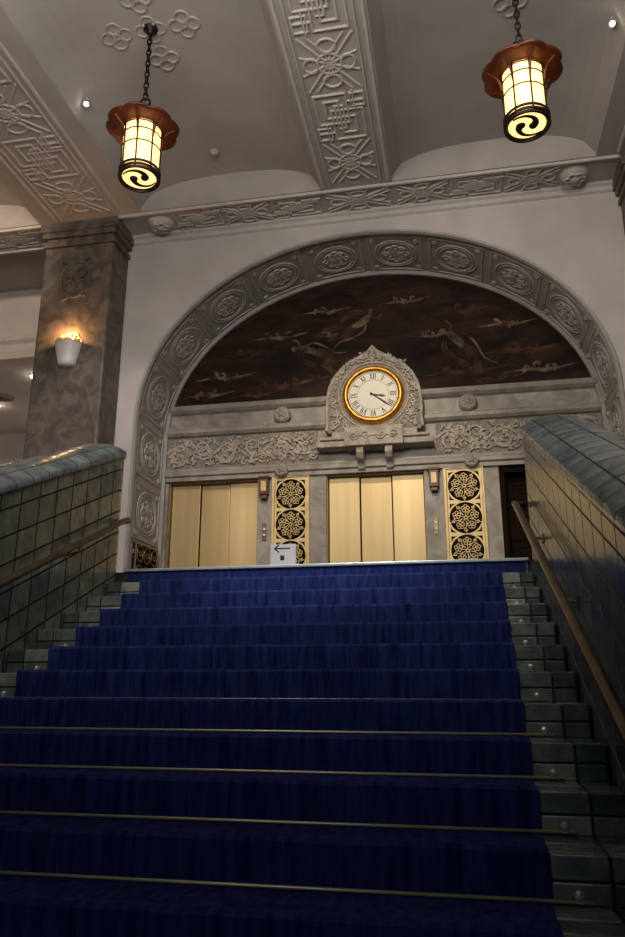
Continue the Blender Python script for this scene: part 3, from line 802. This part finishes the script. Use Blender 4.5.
# side hall beyond the left pillar
new_obj('wall_side_hall', *merge(boxg(-12, -5.6, 11.2, 11.35, 7.2, 8.7)), M_plaster, kind=S)
new_obj('ceiling_side_hall', *boxg(-12, -4.7, 11.35, 15.2, 7.2, 7.3), M_plaster, kind=S)
new_obj('wall_far', *boxg(-12, 7, 15, 15.2, LZ, 7.2), M_plaster, kind=S)
new_obj('wall_side_hall_left', *boxg(-12.2, -12, 9, 15.2, LZ, 8.7), M_plaster, kind=S)
mould('trim_10', [(0, 7.2), (.06, 7.2), (.08, 7.3), (.03, 7.36), (.03, 7.5), (.1, 7.55), (.12, 7.62), (0, 7.62)], -12, -5.6, 11.2, M_relief)
new_obj('door_4', *merge(boxg(-9.5, -8.1, 14.93, 15, LZ, LZ + 2.2)), M_wood, kind=S)
for (x, y) in ((-7.72, 11.95), (-9.4, 13.2)):
    dl = thing('recessed_downlight', (x, y, 7.2), 'round recessed ceiling downlight, switched on', 'downlight', group='side hall downlights')
    part(dl, 'trim_ring', lathe([(.09, 0), (.09, -.02), (.12, -.015), (.13, 0)], (x, y, 7.2), 20), M_white)
    part(dl, 'bulb', sphere((x, y, 7.18), .085), M_bulb)
vt = thing('ceiling_air_vent', (-9.0, 12.8, 7.2), 'round slatted ceiling air vent', 'vent')
part(vt, 'rings', merge(*[lathe([(r, 0), (r, -.03), (r + .03, -.02), (r + .03, 0)], (-9.0, 12.8, 7.2), 20) for r in (.04, .1, .16, .22)]), M_stone)

# ------------------------------------------------------------------ staircase
XLs, XRs = -3.09, .63
P2 = [(YK(1), 0)]
for k in range(1, 17):
    P2.append((YK(k), R * k))
    if k < 16: P2.append((YK(k + 1), R * k))
P2 += [(YL + .02, LZ), (YL + .02, 0)]
n = len(P2)
V = [(XLs, y, z) for y, z in P2] + [(XRs, y, z) for y, z in P2]
F = [(i, (i + 1) % n, n + (i + 1) % n, n + i) for i in range(n)] + [tuple(range(n))[::-1], tuple(range(n, 2 * n))]
stc = thing('staircase', (CX, YK(1), 0), 'broad flight of tiled stone steps between two tiled balustrades', 'staircase')
part(stc, 'steps', (V, F), M_grout)
def XR(y): return .275 + (y - 3.03) * .031
XLc = -2.77
rnd = random.Random(5)
for side in (0, 1):
    g = []; mi = []
    for k in range(1, 17):
        xr_ = XR(YK(k))
        if side == 0: xa, xb = XLs + .01, XLc - .004
        else: xa, xb = xr_ + .004, XRs - .01
        yn = YK(k); w = xb - xa; sp = xa + w * (.40 if side == 0 else .60)
        for (a, b) in ((xa, sp - .006), (sp + .006, xb)):
            pal = (0, 0, 1, 1) if (b > sp + .01) == (side == 0) else (1, 2, 2)
            zm_ = R * (k - 1) + R * .52
            g.append(boxg(a, b, yn - .012, yn + .02, R * (k - 1) + .008, zm_ - .004)); mi += [rnd.choice(pal)] * 6
            g.append(boxg(a, b, yn - .012, yn + .02, zm_ + .004, R * k + .010)); mi += [rnd.choice(pal)] * 6
            if k < 16:
                g.append(boxg(a, b, yn + .026, yn + T * .5 - .006, R * k - .01, R * k + .010)); mi += [rnd.choice((0, 1, 2))] * 6
                g.append(boxg(a, b, yn + T * .5 + .006, yn + T - .016, R * k - .01, R * k + .010)); mi += [rnd.choice((1, 2))] * 6
    part(stc, 'margin_tiles', merge(*g), [M_st1, M_st2, M_st3], bevel=.005, midx=mi)
part(stc, 'landing_nosing', boxg(XLs, XRs, YL - .035, YL + .03, LZ - .005, LZ + .022), M_nose, bevel=.006)

# carpet
V = []; F = []
def row(y, z, xl_, xr_):
    V.append((xl_, y, z)); V.append((xr_, y, z))
e = .014
for k in range(1, 16):
    y = YK(k); xr_ = XR(y)
    row(y - e, R * (k - 1) + e, XLc, xr_); row(y - e - .006, R * k - .02, XLc, xr_)
    row(y - e - .006, R * k + .014, XLc, xr_); row(y - .002, R * k + .029, XLc, xr_); row(y + .03, R * k + .026, XLc, xr_); row(y + .09, R * k + e, XLc, xr_)
y = YL; row(y - e, R * 15 + e, XLc, XR(y)); nr = len(V) // 2
for i in range(nr - 1): F.append((2 * i, 2 * i + 1, 2 * i + 3, 2 * i + 2))
crp = thing('stair_carpet', (CX, YK(1), 0), 'deep blue pile carpet running up the stairs', 'carpet')
part(crp, 'runner', (V, F), M_carpet)
part(crp, 'top_riser', boxg(XLs + .03, XRs - .03, YL - .016, YL, R * 15 + .012, LZ - .006), M_carpet)
part(crp, 'landing_field', boxg(XLs + .03, XRs - .03, YL + .03, 10.6, LZ, LZ + .014), M_carpet)

# stair rods
for k in range(1, 16):
    up = k >= 9
    y = YK(k + 1) - e - .010; z = R * k + e + (.006 if up else .008)
    xa, xb = XLc - .12, XR(y) + .14
    o = thing('stair_rod', ((xa + xb) / 2, y, z), 'thin brass stair rod holding the blue carpet', 'stair rod', group='brass stair rods')
    part(o, 'rod', tube([(xa, y, z), (xb, y, z)], .0035 if up else .0075, 8), M_brass, smooth=True)
    for xx in (xa + .05, xb - .05):
        part(o, 'rod_bracket', merge(boxg(xx - .013, xx + .013, y - .012, y + .006, z - .002, z + .026), sphere((xx, y - .006, z + .022), .018)), M_silver)

# ------------------------------------------------------------------ balustrades
def balus(xi, sg, lab, mbody):
    b = thing('tiled_balustrade', (xi + sg * .28, 3.5, 0), lab, 'balustrade', group='stair balustrades')
    HT = 1.26; ya, yb = .95, 6.62; rr_ = .30; W = .56
    st_ = []; NS = 168
    for i in range(NS + 1): st_.append(ya + (yb - rr_ - ya) * i / NS)
    for i in range(1, 15): st_.append(yb - rr_ + rr_ * sin(pi / 2 * i / 14))
    def zt(y):
        u = max(0, (y - (yb - rr_)) / rr_)
        return noseline(min(y, yb - rr_)) + HT + .1 * min(1, u)
    def hwf(y):
        u = max(0, (y - (yb - rr_)) / rr_)
        return W / 2 * max(.02, (1 - u ** 2.4)) ** .42
    xm = xi + sg * W / 2
    lens = [0]
    for i in range(1, len(st_)):
        lens.append(lens[-1] + math.hypot(st_[i] - st_[i - 1], hwf(st_[i]) - hwf(st_[i - 1])))
    V = []; UV = []; F = []
    for i, y in enumerate(st_):
        z = zt(y); h = hwf(y)
        for ox, zz in ((-h, 0), (-h, z - .07), (h, z - .07), (h, 0)):
            V.append((xm + sg * ox, y, zz)); UV.append((lens[i], zz - z + 4.3))
    for i in range(len(st_) - 1):
        for k in range(3): F.append((i * 4 + k, i * 4 + k + 1, i * 4 + k + 5, i * 4 + k + 4))
    F.append((0, 3, 2, 1)); q = (len(st_) - 1) * 4; F.append((q, q + 1, q + 2, q + 3))
    part(b, 'body', (V, F), mbody, uvs=UV)
    cs = []
    for j in range(15):
        t = -1 + 2 * j / 14
        cs.append((t * (W / 2 + .014), -.02 + .10 * (1 - abs(t) ** 2.4)))
    cs = [(-(W / 2 + .002), -.085), (-(W / 2 + .016), -.078), (-(W / 2 + .02), -.05)] + cs + [((W / 2 + .02), -.05), ((W / 2 + .016), -.078), ((W / 2 + .002), -.085)]
    V = []; UV = []; F = []; m = len(cs)
    girth = [0]
    for j in range(1, m): girth.append(girth[-1] + math.hypot(cs[j][0] - cs[j - 1][0], cs[j][1] - cs[j - 1][1]))
    for i, y in enumerate(st_):
        z = zt(y); sc = hwf(y) / (W / 2)
        u = max(0, (y - (yb - rr_)) / rr_)
        yy = y + .016 * u
        rib = .005 * abs(sin(pi * (lens[i] + .05) / .21)) ** .5
        for j, (o_, h) in enumerate(cs):
            hh = h if h < -.03 else -.03 + (h + .03) * (1 - .5 * u * u)
            k_ = 1 if 1 < j < m - 2 else 0
            V.append((xm + sg * (o_ * sc + (rib * .5 * k_ * (1 if o_ > 0 else -1) * (1 - u))), yy, z + hh - .03 * u * u + rib * k_)); UV.append((lens[i] + .05, girth[j]))
    for i in range(len(st_) - 1):
        for k in range(m):
            l = (k + 1) % m
            F.append((i * m + k, i * m + l, (i + 1) * m + l, (i + 1) * m + k))
    F.append(tuple(range(m))[::-1]); F.append(tuple((len(st_) - 1) * m + k for k in range(m)))
    part(b, 'cap', (V, F), M_cap, smooth=True, uvs=UV)
    h = thing('handrail', (xi - sg * .09, 3.5, noseline(3.5) + .6), 'dull brass tubular handrail fixed to the tiled balustrade', 'handrail', group='stair handrails')
    hx = xi - sg * .11; hh = .57
    pts = [(hx, y, noseline(y) + hh) for y in [1.1 + (6.25 - 1.1) * i / 12 for i in range(13)]]
    pts += [(hx, 6.36, noseline(6.36) + hh - .01), (hx + sg * .02, 6.44, noseline(6.38) + hh - .01), (hx + sg * .09, 6.46, noseline(6.38) + hh - .01)]
    part(h, 'rail', tube(pts, .027, 12), M_bronze, smooth=True)
    for y in (1.6, 2.9, 4.2, 5.5):
        z = noseline(y) + hh
        part(h, 'rail_bracket', merge(tube([(hx, y, z - .02), (hx, y, z - .07), (xi - sg * .008, y, z - .09)], .010, 8),
              boxg(min(xi - sg * .001, xi - sg * .012), max(xi - sg * .001, xi - sg * .012), y - .03, y + .03, z - .12, z - .06)), M_bronze)
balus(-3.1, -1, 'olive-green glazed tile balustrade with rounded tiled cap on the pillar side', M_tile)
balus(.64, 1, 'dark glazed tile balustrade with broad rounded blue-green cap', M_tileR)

# ------------------------------------------------------------------ sign
sgx, sgy = -1.80, 7.7
z0 = LZ + .014
sg_ = thing('arrow_sign', (sgx, sgy, z0), 'small white standing sign with a black arrow on the landing', 'sign')
part(sg_, 'stand', merge(boxg(sgx - .10, sgx + .10, sgy - .08, sgy + .08, z0, z0 + .02), boxg(sgx - .012, sgx + .012, sgy - .01, sgy + .01, z0 + .02, z0 + .2)), M_iron)
part(sg_, 'board', boxg(sgx - .14, sgx + .14, sgy - .025, sgy - .008, z0 + .16, z0 + .40), M_white, bevel=.004)
fsg = lambda s, t, d: (sgx + s * .75, sgy - .025 - d, z0 + .30 + t * .75)
part(sg_, 'arrow', relief([([(-.12, .07), (.10, .07)], .02), ([(-.06, .125), (-.125, .07), (-.06, .015)], .02)], fsg, .002), M_black)
part(sg_, 'pictogram', relief([([(-.01, -.10), (-.01, -.03)], .06)], fsg, .002), M_black)

# ------------------------------------------------------------------ lights
def spot(name, loc, tgt, power, size, col=(1, .92, .8), blend=.6, rad=.15):
    l = bpy.data.lights.new(name, 'SPOT'); l.energy = power; l.spot_size = radians(size); l.spot_blend = blend
    l.color = col; l.shadow_soft_size = rad
    o = bpy.data.objects.new(name, l); COL.objects.link(o); o.location = loc
    d = Vector(tgt) - Vector(loc); o.rotation_euler = d.to_track_quat('-Z', 'Y').to_euler()
def area(name, loc, tgt, power, sx_, sy_, col):
    l = bpy.data.lights.new(name, 'AREA'); l.shape = 'RECTANGLE'; l.size = sx_; l.size_y = sy_; l.energy = power; l.color = col
    o = bpy.data.objects.new(name, l); COL.objects.link(o); o.location = loc
    d = Vector(tgt) - Vector(loc); o.rotation_euler = d.to_track_quat('-Z', 'Y').to_euler()
spot('spot_doors', (-1.1, 4.6, 8.3), (-1.3, 11, 4.0), 820, 42, (1, .88, .68))
spot('spot_stairs', (-1.2, 3.2, 8.3), (-1.2, 6.4, 2.7), 1000, 27, (.93, .96, 1), 1.0)
spot('spot_left', (-3.4, 3.4, 8.3), (-4.7, 10, 4.2), 540, 32, (1, .88, .84))
spot('spot_arch', (1.5, 3.6, 8.2), (1.4, 9.8, 6.8), 230, 50, (1, .84, .68))
spot('spot_side', (-7.2, 5.2, 8.2), (-7.9, 11.2, 8.0), 420, 60, (1, .76, .55))  # unseen spot added to brighten the side hall fascia
area('uplight_fill', (-1.6, 2.2, 6.3), (-1.4, 9.5, 7.8), 205, 5, 1.2, (1, .91, .83))  # unseen area fill added to lift ceiling and arch, no cove fixture
area('cool_back_fill', (1.5, -3.6, 6.0), (-1.0, 9, 6.6), 60, 7, 2.5, (.80, .9, 1))  # added cool fill behind the camera for cap glints, no window there
spot('spot_side_hall', (-7.9, 12.4, 7.1), (-7.9, 12.9, 3), 620, 150, (1, .82, .64))
l = bpy.data.lights.new('sconce_light', 'POINT'); l.energy = 20; l.color = (1, .5, .18); l.shadow_soft_size = .03
o = bpy.data.objects.new('sconce_light', l); COL.objects.link(o); o.location = (sx, sy - .1, sz + .46)
w = bpy.data.worlds.new('world'); scene.world = w; w.use_nodes = True
w.node_tree.nodes['Background'].inputs[0].default_value = (.5, .58, .7, 1)
w.node_tree.nodes['Background'].inputs[1].default_value = .05
